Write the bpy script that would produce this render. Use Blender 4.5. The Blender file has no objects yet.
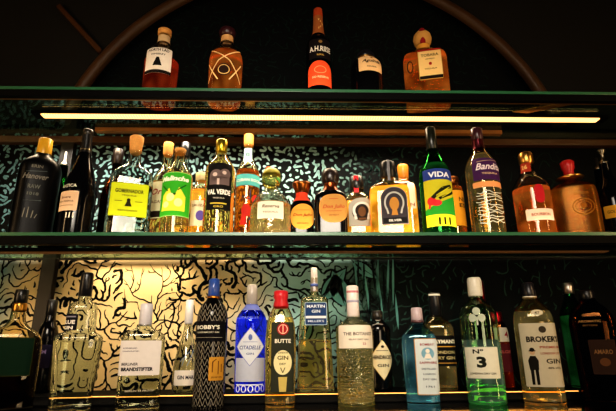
import bpy, bmesh, math, random
from math import sin, cos, pi, radians, sqrt, atan2
from mathutils import Vector, Matrix
from mathutils.geometry import tessellate_polygon
C = bpy.context.scene.collection
random.seed(7)

# ------------------------------------------------------------------ camera
F_PX, CAM_D = 466.0, 1.2
yaw, pitch, roll = radians(-2.0), radians(17.3), radians(0.5)
_f = Vector((-sin(yaw)*cos(pitch), cos(yaw)*cos(pitch), sin(pitch)))
_r = Vector((cos(yaw), sin(yaw), 0)); _u = _r.cross(_f)
RR = cos(roll)*_r - sin(roll)*_u; UU = sin(roll)*_r + cos(roll)*_u
CAM = Vector((0, -CAM_D, 0))
cd = bpy.data.cameras.new('camera'); cam = bpy.data.objects.new('camera', cd); C.objects.link(cam)
M = Matrix((RR, UU, -_f)).transposed().to_4x4(); M.translation = CAM
cam.matrix_world = M
cd.sensor_width = 36; cd.lens = 36*F_PX/616; cd.clip_start = .01
bpy.context.scene.camera = cam
def proj(p):
    d = Vector(p)-CAM; k = d.dot(_f)
    return 308+F_PX*d.dot(RR)/k, 205.5-F_PX*d.dot(UU)/k
def ray(px, py):
    return (_f + RR*((px-308)/F_PX) + UU*((205.5-py)/F_PX))
def at(px, py, Y):                      # point of the world plane y = Y seen at that pixel
    d = ray(px, py); return CAM + d*((Y-CAM.y)/d.y)
def solve_x(px, Y, z):
    a, b = -3.0, 3.0
    for _ in range(50):
        m = (a+b)/2
        if proj((m, Y, z))[0] < px: a = m
        else: b = m
    return (a+b)/2
def solve_z(py, X, Y):
    a, b = -1.0, 2.0
    for _ in range(50):
        m = (a+b)/2
        if proj((X, Y, m))[1] > py: a = m
        else: b = m
    return (a+b)/2

# ------------------------------------------------------------------ materials
def lin(h):
    h = h.lstrip('#'); c = [int(h[i:i+2], 16)/255 for i in (0, 2, 4)]
    return tuple((x/12.92 if x <= .04045 else ((x+.055)/1.055)**2.4) for x in c)+(1,)
MATS = {}
def principled(name, hexc, rough=.5, metal=0, var=.12, scale=60, emit=0, spec=.5, coat=0):
    if name in MATS: return MATS[name]
    m = bpy.data.materials.new(name); m.use_nodes = True; nt = m.node_tree
    b = nt.nodes['Principled BSDF']; c = lin(hexc)
    tc = nt.nodes.new('ShaderNodeTexCoord'); nz = nt.nodes.new('ShaderNodeTexNoise'); nz.inputs['Scale'].default_value = scale
    nt.links.new(tc.outputs['Object'], nz.inputs['Vector'])
    mx = nt.nodes.new('ShaderNodeMix'); mx.data_type = 'RGBA'
    mx.inputs['A'].default_value = tuple(v*(1-var) for v in c[:3])+(1,)
    mx.inputs['B'].default_value = tuple(min(1, v*(1+var)) for v in c[:3])+(1,)
    nt.links.new(nz.outputs['Fac'], mx.inputs['Factor']); nt.links.new(mx.outputs['Result'], b.inputs['Base Color'])
    b.inputs['Roughness'].default_value = rough; b.inputs['Metallic'].default_value = metal
    b.inputs['Specular IOR Level'].default_value = spec; b.inputs['Coat Weight'].default_value = coat
    if emit:
        b.inputs['Emission Color'].default_value = c; b.inputs['Emission Strength'].default_value = emit
    MATS[name] = m; return m
def glassm(name, hexc, rough=0.0, ior=1.45, bump=0, bscale=200, glow=0):
    if name in MATS: return MATS[name]
    m = bpy.data.materials.new(name); m.use_nodes = True; nt = m.node_tree
    nt.nodes.remove(nt.nodes['Principled BSDF']); g = nt.nodes.new('ShaderNodeBsdfGlass')
    g.inputs['Color'].default_value = lin(hexc); g.inputs['Roughness'].default_value = rough; g.inputs['IOR'].default_value = ior
    nt.links.new(g.outputs[0], nt.nodes['Material Output'].inputs['Surface'])
    if glow:                            # patchy emission mixed in to imitate light passing through the liquid
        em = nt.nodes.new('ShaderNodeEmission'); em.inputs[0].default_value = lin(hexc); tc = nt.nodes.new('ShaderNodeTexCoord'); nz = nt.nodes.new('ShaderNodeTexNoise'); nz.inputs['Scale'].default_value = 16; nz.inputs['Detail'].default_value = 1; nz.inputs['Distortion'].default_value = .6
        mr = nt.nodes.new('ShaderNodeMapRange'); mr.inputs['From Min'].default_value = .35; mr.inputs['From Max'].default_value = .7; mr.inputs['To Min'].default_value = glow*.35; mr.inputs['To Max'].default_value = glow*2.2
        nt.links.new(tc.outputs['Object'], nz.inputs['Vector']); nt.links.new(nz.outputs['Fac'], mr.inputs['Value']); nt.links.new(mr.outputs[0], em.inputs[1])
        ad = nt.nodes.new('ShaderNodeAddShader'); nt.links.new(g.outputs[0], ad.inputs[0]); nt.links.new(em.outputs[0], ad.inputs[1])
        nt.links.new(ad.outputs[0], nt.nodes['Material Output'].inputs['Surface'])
    if bump:
        tc = nt.nodes.new('ShaderNodeTexCoord'); nz = nt.nodes.new('ShaderNodeTexVoronoi'); nz.inputs['Scale'].default_value = bscale
        bp = nt.nodes.new('ShaderNodeBump'); bp.inputs['Strength'].default_value = bump; bp.inputs['Distance'].default_value = .002
        nt.links.new(tc.outputs['Object'], nz.inputs['Vector']); nt.links.new(nz.outputs['Distance'], bp.inputs['Height'])
        nt.links.new(bp.outputs[0], g.inputs['Normal'])
    MATS[name] = m; return m
def paint(hexc):                        # printed paper or ink of one colour
    return principled('paint_'+hexc.lstrip('#'), hexc, .65, 0, .06, 90, spec=.08)
def metalc(hexc, r=.3): return principled('metal_'+hexc.lstrip('#'), hexc, r, 1, .08, 120)
def plastic(hexc, r=.3): return principled('cap_'+hexc.lstrip('#'), hexc, r, 0, .1, 100)
def cork(): return principled('cork', '#dc9c50', .8, 0, .3, 260)
def mat(s):
    if not isinstance(s, str): return s
    if s in MATS: return MATS[s]
    if s == 'cork': return cork()
    if s[0] == '#': return paint(s)
    if s[:2] == 'm#': return metalc(s[1:])
    if s[:2] == 'p#': return plastic(s[1:])
    raise KeyError(s)
glassm('clear', '#f7faf8'); glassm('clear_pale', '#eef6ee'); glassm('aqua', '#d2eef2'); glassm('blue', '#92a6ff')
glassm('green', '#62cc78'); glassm('green_pale', '#eefaee'); glassm('green_dark', '#1f7a2c')
glassm('amber_glass', '#b88450'); glassm('frosted', '#f0dcae', .22); glassm('textured', '#f2f6ee', 0, 1.45, .9, 260)
glassm('cut', '#f6f6ee', 0, 1.45, .6, 90); glassm('warm', '#fffaea')
principled('black_glass', '#050507', .1, 0, .2, 60, spec=.3)
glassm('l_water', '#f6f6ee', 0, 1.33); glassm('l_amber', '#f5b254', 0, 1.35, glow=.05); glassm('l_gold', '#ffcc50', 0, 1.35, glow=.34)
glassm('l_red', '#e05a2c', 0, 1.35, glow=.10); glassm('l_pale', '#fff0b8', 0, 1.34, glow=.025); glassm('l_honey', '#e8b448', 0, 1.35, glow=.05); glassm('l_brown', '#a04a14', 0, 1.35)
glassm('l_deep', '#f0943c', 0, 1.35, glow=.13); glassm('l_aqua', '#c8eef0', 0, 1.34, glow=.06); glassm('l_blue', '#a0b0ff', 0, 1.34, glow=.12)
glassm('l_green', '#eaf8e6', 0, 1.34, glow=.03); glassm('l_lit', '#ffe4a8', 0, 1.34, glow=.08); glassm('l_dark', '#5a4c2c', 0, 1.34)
principled('black_matte', '#020203', .35, 0, .2, 60, spec=.12)

# ------------------------------------------------------------------ objects
def link(name, bm, m, parent=None, smooth=True):
    me = bpy.data.meshes.new(name); bm.normal_update(); bm.to_mesh(me); bm.free()
    if smooth: me.polygons.foreach_set('use_smooth', [True]*len(me.polygons))
    ms = m if isinstance(m, list) else [m]
    for x in ms: me.materials.append(mat(x))
    o = bpy.data.objects.new(name, me); C.objects.link(o)
    if parent: o.parent = parent
    return o
def empty(name, loc, rz, label, cat, group=None):
    o = bpy.data.objects.new(name, None); C.objects.link(o); o.location = loc; o.rotation_euler = (0, 0, rz)
    o.empty_display_size = .02; o['label'] = label; o['category'] = cat
    if group: o['group'] = group
    return o
def structure(o): o['kind'] = 'structure'; return o
def box_bm(bm, x0, x1, y0, y1, z0, z1, bev=0, mi=0):
    r = bmesh.ops.create_cube(bm, size=1)
    for v in r['verts']: v.co = Vector(((x0+x1)/2+v.co.x*(x1-x0), (y0+y1)/2+v.co.y*(y1-y0), (z0+z1)/2+v.co.z*(z1-z0)))
    fs = {f for v in r['verts'] for f in v.link_faces}
    for f in fs: f.material_index = mi
    if bev: bmesh.ops.bevel(bm, geom=list({e for f in fs for e in f.edges}), offset=bev, segments=2, affect='EDGES', profile=.7)
def box(name, x0, x1, y0, y1, z0, z1, m, parent=None, bev=0):
    bm = bmesh.new(); box_bm(bm, x0, x1, y0, y1, z0, z1, bev); return link(name, bm, m, parent, False)

# ------------------------------------------------------------------ bottle maker
class Sec:      # outline of one height: half width a, half depth b, superellipse power n
    def __init__(s, a, b, n): s.a, s.b, s.n = a, b, n
    def r(s, t): return (abs(cos(t)/s.a)**s.n + abs(sin(t)/s.b)**s.n)**(-1/s.n)
    def yfront(s, x): return -s.b*max(0, 1-min(1, abs(x/s.a))**s.n)**(1/s.n)
NA = 64
def lathe(bm, rows, close_bot=True, close_top=True, flip=False, off=0):
    rings = []
    for (z, s) in rows:
        ring = []
        for k in range(NA):
            t = 2*pi*k/NA; r = max(1e-5, s.r(t)+off); ring.append(bm.verts.new((r*cos(t), r*sin(t), z)))
        rings.append(ring)
    def face(vs): bm.faces.new(vs[::-1] if flip else vs)
    for i in range(len(rings)-1):
        for k in range(NA): face([rings[i][k], rings[i][(k+1) % NA], rings[i+1][(k+1) % NA], rings[i+1][k]])
    if close_bot: face(rings[0][::-1])
    if close_top: face(rings[-1])
    return rings
def interp(tab, z):
    if z <= tab[0][0]: return tab[0][1]
    for (z0, v0), (z1, v1) in zip(tab, tab[1:]):
        if z <= z1: return v0+(v1-v0)*((z-z0)/max(1e-9, z1-z0))
    return tab[-1][1]

FONT_CACHE = {}
def text_polys(s, italic=0, bold=0):
    key = (s, italic, bold)
    if key in FONT_CACHE: return FONT_CACHE[key]
    cu = bpy.data.curves.new('t', 'FONT'); cu.body = s; cu.align_x = 'CENTER'; cu.resolution_u = 2
    cu.shear = italic; cu.offset = bold
    ob = bpy.data.objects.new('t', cu); C.objects.link(ob); bpy.context.view_layer.update()
    me = bpy.data.meshes.new_from_object(ob.evaluated_get(bpy.context.evaluated_depsgraph_get()))
    vs = [(v.co.x, v.co.y) for v in me.vertices]; fs = [tuple(p.vertices) for p in me.polygons]
    bpy.data.objects.remove(ob); bpy.data.curves.remove(cu); bpy.data.meshes.remove(me)
    x0 = min(v[0] for v in vs); x1 = max(v[0] for v in vs); y0 = min(v[1] for v in vs); y1 = max(v[1] for v in vs)
    vs = [((x-(x0+x1)/2)/max(1e-6, x1-x0), (y-(y0+y1)/2)/max(1e-6, y1-y0)) for x, y in vs]
    FONT_CACHE[key] = (vs, fs); return vs, fs
def T(s, y, w, h, m='#151515', dx=0, it=0, b=.02): return ('text', s, y, w, h, m, dx, it, b)
def disc(cx, cy, rx, ry=None, n=28, a0=0):
    ry = ry or rx; return [[(cx+rx*cos(a0+2*pi*k/n), cy+ry*sin(a0+2*pi*k/n)) for k in range(n)]]
def ringp(cx, cy, rx, ry, t, a0=0, a1=2*pi, n=28):
    out = []
    for k in range(n):
        p, q = a0+(a1-a0)*k/n, a0+(a1-a0)*(k+1)/n
        out.append([(cx+rx*cos(p), cy+ry*sin(p)), (cx+rx*cos(q), cy+ry*sin(q)), (cx+(rx-t)*cos(q), cy+(ry-t)*sin(q)), (cx+(rx-t)*cos(p), cy+(ry-t)*sin(p))])
    return out
def rectp(x0, x1, y0, y1): return [[(x0, y0), (x1, y0), (x1, y1), (x0, y1)]]
def linep(pts, w):
    out = []
    for (x0, y0), (x1, y1) in zip(pts, pts[1:]):
        L = math.hypot(x1-x0, y1-y0) or 1; nx, ny = -(y1-y0)/L*w/2, (x1-x0)/L*w/2
        out.append([(x0-nx, y0-ny), (x1-nx, y1-ny), (x1+nx, y1+ny), (x0+nx, y0+ny)])
    return out
def S(polys, m, name='emblem'): return ('shape', polys, m, name)

class Bottle:
    def __init__(s, name, label, cat, x, shelf, Y, prof, glass='clear', n=2, depth=1, liq=None, rot=0, face=.9,
                 smooth=3, base_y=None, group=None, solid=False):
        s.z0 = {'top': .731, 'mid': .301, 'low': -.1335, 'step': -.1085}[shelf]
        if shelf == 'low': Y = min(Y, .125-max(p[1] for p in prof)*.00138*depth)
        group = group or {'top': 'bottles on the upper shelf', 'mid': 'bottles on the middle shelf', 'low': 'bottles in the front row of the counter', 'step': 'bottles on the ledge behind'}[shelf]
        s.X = solve_x(x, Y, s.z0); s.Y = Y
        phi = atan2(s.X-CAM.x, Y-CAM.y)
        s.rz = -phi*face + radians(rot)
        s.root = empty(name, (s.X, s.Y, s.z0+.0004), s.rz, label, cat, group)
        s.phi = phi; s.cosf = cos(phi)
        prof = sorted(prof, key=lambda p: -p[0])           # from the base (large y) upwards
        zs = []; 
        for (py, w) in prof: zs.append((s.zz(py), s.hw(py, w)))
        zs[0] = (0, zs[0][1])
        top = zs[-1][0]; N = max(30, int(top/.004))
        rows = [[top*i/N, interp(zs, top*i/N)] for i in range(N+1)]
        for _ in range(smooth):
            r = [v[1] for v in rows]
            for i in range(1, N): rows[i][1] = (r[i-1]+2*r[i]+r[i+1])/4
        body = max(v[1] for v in rows); neck = min(v[1] for v in rows[N//2:])
        s.tab = []
        for z, a in rows:
            t = max(0, min(1, (a-neck)/max(1e-6, body-neck))); t = t**.7
            s.tab.append((z, a, a*(1+(depth-1)*t), 2+(n-2)*t))
        # foot rounding
        rr = min(.004, body*.12)
        def sec(z, inset=0):
            i = min(len(s.tab)-1, max(0, z/top*N)); i0 = int(i); i1 = min(len(s.tab)-1, i0+1); f = i-i0
            a, b, nn = [s.tab[i0][j]*(1-f)+s.tab[i1][j]*f for j in (1, 2, 3)]
            if z < rr: k = rr-sqrt(max(0, rr*rr-(rr-z)**2)); a -= k; b -= k
            return Sec(max(.0012, a-inset), max(.0012, b-inset), nn)
        s.sec = sec; s.top = top
        zl = [0, rr*.15, rr*.5]+[z for z, *_ in s.tab if z > rr]
        bm = bmesh.new()
        lathe(bm, [(z, sec(z)) for z in zl], True, solid)
        wall = min(.0028, neck*.3)
        if not solid:
            zi = [z for z in zl if z > .008]
            inner = [(.0065, Sec(sec(.0065).a*.72, sec(.0065).b*.72, sec(.0065).n)), (.0075, sec(.0075, wall*2))]+[(z, sec(z, wall)) for z in zi]
            r1 = lathe(bm, inner, True, False, flip=True)
            bm.verts.ensure_lookup_table(); n0 = len(zl); outer_top = [bm.verts[(n0-1)*NA+k] for k in range(NA)]
            for k in range(NA): bm.faces.new([outer_top[k], outer_top[(k+1) % NA], r1[-1][(k+1) % NA], r1[-1][k]])
        s.body = link('glass_body', bm, glass, s.root)
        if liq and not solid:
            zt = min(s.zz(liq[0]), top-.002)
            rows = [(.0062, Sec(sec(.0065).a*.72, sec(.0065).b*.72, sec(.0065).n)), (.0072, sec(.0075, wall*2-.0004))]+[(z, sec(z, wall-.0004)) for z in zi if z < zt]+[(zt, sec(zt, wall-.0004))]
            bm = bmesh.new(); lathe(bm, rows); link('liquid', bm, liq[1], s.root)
    def zz(s, py): return solve_z(py, s.X, s.Y)-s.z0
    def hw(s, py, w):                                       # half width in metres of w pixels at that height
        z = solve_z(py, s.X, s.Y); a = proj((s.X-.01, s.Y, z)); b = proj((s.X+.01, s.Y, z))
        return w/2*.02/(b[0]-a[0])*s.cosf
    def part(s, name, prof, m, off=0, n=2, depth=1, parent=None, dx=0, dy=0):
        prof = sorted(prof, key=lambda p: -p[0]); bm = bmesh.new(); rows = []
        for (py, w) in prof:
            a = s.hw(py, w)+off; rows.append((s.zz(py), Sec(a, a*depth, n)))
        # small chamfer at both ends
        (z0, s0), (z1, s1) = rows[0], rows[-1]; c = min(.0012, (z1-z0)*.2)
        rows = [(z0, Sec(s0.a-c, s0.b-c, s0.n)), (z0+c, s0)]+rows[1:-1]+[(z1-c, s1), (z1, Sec(max(.0005, s1.a-c), max(.0005, s1.b-c), s1.n))]
        lathe(bm, rows); 
        for v in bm.verts: v.co.x += dx; v.co.y += dy
        return link(name, bm, m, parent or s.root)
    def foil(s, name, y0, y1, m, off=.0006, parent=None):  # sleeve that follows the glass
        z0, z1 = sorted((s.zz(y0), s.zz(y1))); z1 = min(z1, s.top)
        bm = bmesh.new(); k = max(2, int((z1-z0)/.004))
        lathe(bm, [(z0+(z1-z0)*i/k, s.sec(z0+(z1-z0)*i/k, -off)) for i in range(k+1)], False, False)
        return link(name, bm, m, parent or s.root)
    def surf(s, x, z, off):                                 # x: arc length from the front centre
        c = s.sec(max(0, min(s.top, z)))
        if not hasattr(s, '_arc'): s._arc = {}
        key = round(z/.002)
        if key not in s._arc:
            tab = [(0, 0)]; px_, py_ = 0, c.yfront(0); L = 0
            for i in range(1, 61):
                t = -pi/2+pi/2*i/60; r = c.r(t); X_, Y_ = r*cos(t), r*sin(t)
                L += math.hypot(X_-px_, Y_-py_); px_, py_ = X_, Y_; tab.append((L, i/60))
            s._arc[key] = tab
        u = abs(x); f = interp(s._arc[key], u); t = -pi/2+pi/2*f; r = c.r(t)+off
        X_, Y_ = r*cos(t), r*sin(t)
        return Vector((X_ if x >= 0 else -X_, Y_, z))
    def arc_of(s, dx, z):                                   # arc length of lateral offset dx (metres)
        c = s.sec(z); L = 0; px_, py_ = 0, c.yfront(0); d = min(abs(dx), c.a*.999)
        for i in range(1, 91):
            t = -pi/2+pi/2*i/90; r = c.r(t); X_, Y_ = r*cos(t), r*sin(t)
            st = math.hypot(X_-px_, Y_-py_)
            if X_ >= d: L += st*((d-px_)/max(1e-9, X_-px_)); break
            L += st; px_, py_ = X_, Y_
        return L if dx >= 0 else -L
    def wrap(s, polys, off, conv):                          # polygons in label pixels -> mesh on the glass
        bm = bmesh.new()
        for P in polys:
            vs = [bm.verts.new((x, 0, y)) for x, y in P]
            if len(vs) > 4:
                for t in tessellate_polygon([[Vector((x, y, 0)) for x, y in P]]):
                    try: bm.faces.new([vs[i] for i in t])
                    except ValueError: pass
            else:
                try: bm.faces.new(vs)
                except ValueError: pass
        return s._wrap_bm(bm, off, conv)
    def _wrap_bm(s, bm, off, conv):
        xs = [v.co.x for v in bm.verts]; zs = [v.co.z for v in bm.verts]
        for lo, hi, ax, step in ((min(xs), max(xs), 0, 1.3), (min(zs), max(zs), 2, 3.0)):
            k = math.floor(lo/step)+1
            while k*step < hi:
                co = [0, 0, 0]; co[ax] = k*step; no = [0, 0, 0]; no[ax] = 1
                bmesh.ops.bisect_plane(bm, geom=bm.verts[:]+bm.edges[:]+bm.faces[:], plane_co=co, plane_no=no, dist=1e-5); k += 1
        for v in bm.verts: v.co = s.surf(*conv(v.co.x, v.co.z), off)
        # every face looks outwards
        bm.normal_update()
        for f in bm.faces:
            c = f.calc_center_median()
            if f.normal.dot(Vector((c.x, c.y, 0))) < 0: f.normal_flip()
        return bm
    def label(s, x0, x1, y0, y1, m, items=(), shape='rect', name='label', off=.0007, border=None, skew=0, lab=None):
        """x and y in px of the photo frame; m None: printed straight on the glass"""
        yc = (y0+y1)/2; zt, zb = s.zz(y0), s.zz(y1); zc = (zt+zb)/2
        ax = proj((s.X, s.Y, zc+s.z0))[0]; x0 -= ax; x1 -= ax
        mpx = s.hw(yc, 2); X0, X1 = x0*mpx, x1*mpx
        A0, A1 = s.arc_of(X0, zc), s.arc_of(X1, zc)
        def conv(x, y, x0=x0, x1=x1):                       # y in px down the label
            return (A0+(A1-A0)*(x-x0)/(x1-x0) + skew*(y-yc)*mpx, zb+(zt-zb)*(y1-y)/(y1-y0))
        W, H = x1-x0, y1-y0; cx = (x0+x1)/2
        def outline(k=0):
            a, b = W/2-k, H/2-k
            if shape == 'rect': r = min(1.0, a*.3, b*.3); pts = [(cx+sx*(a-r)+r*cos(t), yc+sy*(b-r)+r*sin(t)) for sx, sy, t0 in ((1, 1, 0), (-1, 1, pi/2), (-1, -1, pi), (1, -1, 1.5*pi)) for t in (t0, t0+pi/4, t0+pi/2)]
            elif shape == 'oval': pts = disc(cx, yc, a, b, 40)[0]
            elif shape == 'soft': pts = [(cx+a*math.copysign(abs(cos(t))**.8, cos(t)), yc+b*math.copysign(abs(sin(t))**.8, sin(t))) for t in [2*pi*i/40 for i in range(40)]]
            elif shape == 'diamond': pts = [(cx, yc-b), (cx+a, yc), (cx, yc+b), (cx-a, yc)]
            elif shape == 'hex': pts = [(cx-a*.35, yc-b), (cx+a*.35, yc-b), (cx+a, yc-b*.25), (cx+a, yc+b*.25), (cx+a*.35, yc+b), (cx-a*.35, yc+b), (cx-a, yc+b*.25), (cx-a, yc-b*.25)]
            elif shape == 'arch': pts = [(cx-a, yc+b), (cx+a, yc+b)]+[(cx+a*cos(t), yc-b+a*.9-a*.9*sin(t)) for t in [pi*i/16 for i in range(17)]]
            return pts
        par = s.root; base = off
        if m is not None:
            base = off+(.0003 if border else 0)
            bm = s.wrap([outline(border[1] if border else 0)], base, conv); lb = link(name, bm, m, s.root); par = lb
            if lab: lb['label'] = lab
            if border: link('border', s.wrap([outline()], off, conv), border[0], lb)
        else: base = off-.0004
        inks = {}
        def c2(x, y): return (x, 2*yc-y)
        for it in items:
            if it[0] == 'text':
                _, st, y, w, h, mm, dx, shear, bold = it
                vs, fs = text_polys(st, shear, bold)
                inks.setdefault(('lettering', mm), []).append([[(cx+dx+vs[i][0]*w, y-vs[i][1]*h) for i in f] for f in fs])
            else:
                _, polys, mm, nm = it
                inks.setdefault((nm, mm), []).append([[(cx+x, y) for x, y in P] for P in polys])
        lvl = {}
        for i, ((nm, mm), groups) in enumerate(inks.items()):
            polys = [P for g in groups for P in g]
            o = link(nm, s.wrap(polys, base+.0004+.00012*i, conv), mm, par)
        return par

# ------------------------------------------------------------------ setting
WALL = .33
def wood(name, hexc, rough=.45):
    return principled(name, hexc, rough, 0, .4, 14)
wood('dark_wood', '#120b07'); wood('brown_wood', '#553518', .4); principled('black_metal', '#020202', .6, 0, .2, 50, spec=.08)
principled('bronze', '#8a6028', .35, .6, .2, 50); principled('plaster', '#0b0906', .9, 0, .3, 6)
principled('counter_black', '#050505', .07, 0, .3, 8)
glassm('shelf_glass', '#dff0e4'); principled('shelf_edge', '#2f6a4a', .3, 0, .2, 30, spec=.6)

# the mural wall: pale ground on the left, mint in the middle, near black to the right and above the top shelf
def mural_ground(nm, dark_mid):
    m = bpy.data.materials.new(nm); m.use_nodes = True; nt = m.node_tree; N = nt.nodes.new; L = nt.links.new
    b = nt.nodes['Principled BSDF']; b.inputs['Roughness'].default_value = .7; b.inputs['Specular IOR Level'].default_value = .1
    tc = N('ShaderNodeTexCoord'); nz = N('ShaderNodeTexNoise'); nz.inputs['Scale'].default_value = 9; nz.inputs['Detail'].default_value = 3
    L(tc.outputs['Object'], nz.inputs['Vector'])
    sx = N('ShaderNodeSeparateXYZ'); L(tc.outputs['Object'], sx.inputs[0])
    def math(op, a, bb):
        n = N('ShaderNodeMath'); n.operation = op
        for i, v in enumerate((a, bb)):
            if isinstance(v, (int, float)): n.inputs[i].default_value = v
            else: L(v, n.inputs[i])
        return n.outputs[0]
    wob = math('MULTIPLY', math('SUBTRACT', nz.outputs['Fac'], .5), .35)
    X = math('ADD', sx.outputs['X'], wob); Z = math('ADD', sx.outputs['Z'], math('MULTIPLY', wob, .3))
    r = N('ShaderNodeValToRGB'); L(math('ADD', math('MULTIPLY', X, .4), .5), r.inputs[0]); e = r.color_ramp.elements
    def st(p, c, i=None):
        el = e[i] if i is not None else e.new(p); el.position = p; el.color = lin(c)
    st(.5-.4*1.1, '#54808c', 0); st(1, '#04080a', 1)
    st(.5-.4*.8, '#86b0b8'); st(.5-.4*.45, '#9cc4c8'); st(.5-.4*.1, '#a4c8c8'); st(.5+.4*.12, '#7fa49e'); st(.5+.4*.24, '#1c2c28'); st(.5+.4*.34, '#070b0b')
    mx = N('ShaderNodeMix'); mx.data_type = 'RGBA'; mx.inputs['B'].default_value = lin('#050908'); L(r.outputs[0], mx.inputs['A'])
    up = N('ShaderNodeMapRange'); up.inputs['From Min'].default_value = .755; up.inputs['From Max'].default_value = .80; L(Z, up.inputs['Value']); L(up.outputs[0], mx.inputs['Factor'])  # dark art above the top shelf, partly standing in for missing light
    # cream sky of the lower tier
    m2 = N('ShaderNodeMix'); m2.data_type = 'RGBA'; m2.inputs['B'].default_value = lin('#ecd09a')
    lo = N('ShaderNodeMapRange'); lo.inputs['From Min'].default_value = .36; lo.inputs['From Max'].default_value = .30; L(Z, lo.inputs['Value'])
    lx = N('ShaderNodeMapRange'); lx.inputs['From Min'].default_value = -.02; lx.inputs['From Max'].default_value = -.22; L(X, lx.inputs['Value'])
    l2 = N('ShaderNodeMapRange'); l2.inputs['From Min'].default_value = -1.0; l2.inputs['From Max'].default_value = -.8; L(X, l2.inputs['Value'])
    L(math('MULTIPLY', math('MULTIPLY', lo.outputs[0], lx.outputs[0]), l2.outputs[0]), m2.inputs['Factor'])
    L(mx.outputs['Result'], m2.inputs['A']); out = m2.outputs['Result']
    if dark_mid:                        # the middle tier is printed pale on black
        m3 = N('ShaderNodeMix'); m3.data_type = 'RGBA'; m3.inputs['B'].default_value = lin('#070a0a')
        dm = N('ShaderNodeMapRange'); dm.inputs['From Min'].default_value = .318; dm.inputs['From Max'].default_value = .322; L(sx.outputs['Z'], dm.inputs['Value'])
        L(dm.outputs[0], m3.inputs['Factor']); L(out, m3.inputs['A']); out = m3.outputs['Result']
    L(out, b.inputs['Base Color'])
    return m
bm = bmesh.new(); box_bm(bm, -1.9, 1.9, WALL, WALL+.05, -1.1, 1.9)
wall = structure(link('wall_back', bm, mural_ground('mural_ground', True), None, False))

# painted branches: growing, forking strokes that keep clear of each other
class Growth:
    def __init__(s, gap): s.gap = gap; s.cell = gap; s.grid = {}; s.n = 0
    def near(s, x, z, me, lim):
        cx, cz = int(x//s.cell), int(z//s.cell)
        for i in (-1, 0, 1):
            for j in (-1, 0, 1):
                for (px, pz, pid, k) in s.grid.get((cx+i, cz+j), ()):
                    if (px-x)**2+(pz-z)**2 < lim*lim and pid not in me: return True
        return False
    def add(s, x, z, pid, k): s.grid.setdefault((int(x//s.cell), int(z//s.cell)), []).append((x, z, pid, k))
def grow(bm, region, density, gap, step=.005, w0=.0035, up=0.0, seeds=400, maxlen=26, branch=.22, wig=.33, rnd=None, y=None, allow=None, taper=.55, clamp=.16):
    rnd = rnd or random.Random(3); G = Growth(gap); x0, x1, z0, z1 = region; y = y or WALL-.0006
    queue = []
    for i in range(seeds): queue.append((rnd.uniform(x0, x1), rnd.uniform(z0, z1), rnd.uniform(0, 2*pi) if up == 0 or rnd.random() > .85 else rnd.gauss(pi/2, .5), w0, None, 0))
    rnd.shuffle(queue); pid = 0
    while queue:
        sx, sz, h, w, par, gen = queue.pop()
        pid += 1; me = {pid} | ({par} if par else set())
        if par is None and G.near(sx, sz, me, gap): continue
        pts = [(sx, sz)]; x, z = sx, sz; curl = rnd.gauss(0, .08); L = int(rnd.uniform(.35, 1)*maxlen)
        for k in range(L):
            h += rnd.gauss(0, wig)+curl
            if up: h += .10*up*sin(pi/2-h)
            nx, nz = x+step*cos(h), z+step*sin(h)
            if not (x0 < nx < x1 and z0 < nz < z1) or (allow and rnd.random() > allow(nx, nz)): break
            who = me if k*step < gap*1.4 else {pid}
            if G.near(nx, nz, who, gap*.92):
                for dh in ((.6, -.6) if rnd.random() < .75 else ()):
                    nx, nz = x+step*cos(h+dh), z+step*sin(h+dh)
                    if x0 < nx < x1 and z0 < nz < z1 and not G.near(nx, nz, who, gap*.92): h += dh; break
                else: break
            x, z = nx, nz; pts.append((x, z))
            if rnd.random() < branch and gen < 6: queue.append((x, z, h+rnd.choice((-1, 1))*rnd.uniform(.6, 1.2), w*.85, pid, gen+1))
        if len(pts) < 4: continue
        for k, p in enumerate(pts): G.add(p[0], p[1], pid, k)
        prev = None; n = len(pts); w = min(w, n*step*clamp)
        for k, (px, pz) in enumerate(pts):
            a = pts[max(0, k-1)]; c = pts[min(n-1, k+1)]; dx, dz = c[0]-a[0], c[1]-a[1]; l = math.hypot(dx, dz) or 1
            ww = w*(1-taper*(k/(n-1)))*(.85+.3*rnd.random()); ww = ww if k < n-1 else ww*.3
            if k == 0 and par is None: ww *= .4
            cur = (bm.verts.new((px-dz/l*ww, y, pz+dx/l*ww)), bm.verts.new((px+dz/l*ww, y, pz-dx/l*ww)))
            if prev: bm.faces.new([prev[0], prev[1], cur[1], cur[0]])
            prev = cur
def wx(px, py): p = at(px, py, WALL); return p.x, p.z
hole = wx(150, 262)
def allow_low(x, z):
    d = math.hypot((x-hole[0])/(.10 if z > hole[1] else .085), (z-hole[1])/(.09 if z > hole[1] else .20))
    return 1 if d > 1 else 0
bm = bmesh.new()
XL = -1.6; XM = wx(222, 300)[0]
tw = wx(150, 330)
grow(bm, (tw[0]-.10, tw[0]+.10, tw[1]-.03, tw[1]+.21), 1, .013, step=.0045, w0=.0042, up=1.2, seeds=18, maxlen=44, branch=.22, wig=.16, rnd=random.Random(15), taper=.7)
grow(bm, (XL, XM, -.12, .31), 1, .0124, step=.0042, w0=.0076, up=.4, seeds=4500, maxlen=44, branch=.40, wig=.30, rnd=random.Random(5), allow=allow_low, taper=.55)
grow(bm, (XM, .28, -.12, .34), 1, .0128, step=.0045, w0=.0064, up=0, seeds=3000, maxlen=36, branch=.36, wig=.36, rnd=random.Random(6), taper=.4)
o = link('mural_branches', bm, '#080a09', wall, False)
bm = bmesh.new()
grow(bm, (XL, .36, .322, .75), 1, .0113, step=.0040, w0=.0056, up=0, seeds=17000, maxlen=10, branch=.16, wig=.30, rnd=random.Random(8), taper=.45, clamp=.4)
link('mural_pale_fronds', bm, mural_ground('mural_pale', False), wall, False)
bm = bmesh.new()
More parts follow.
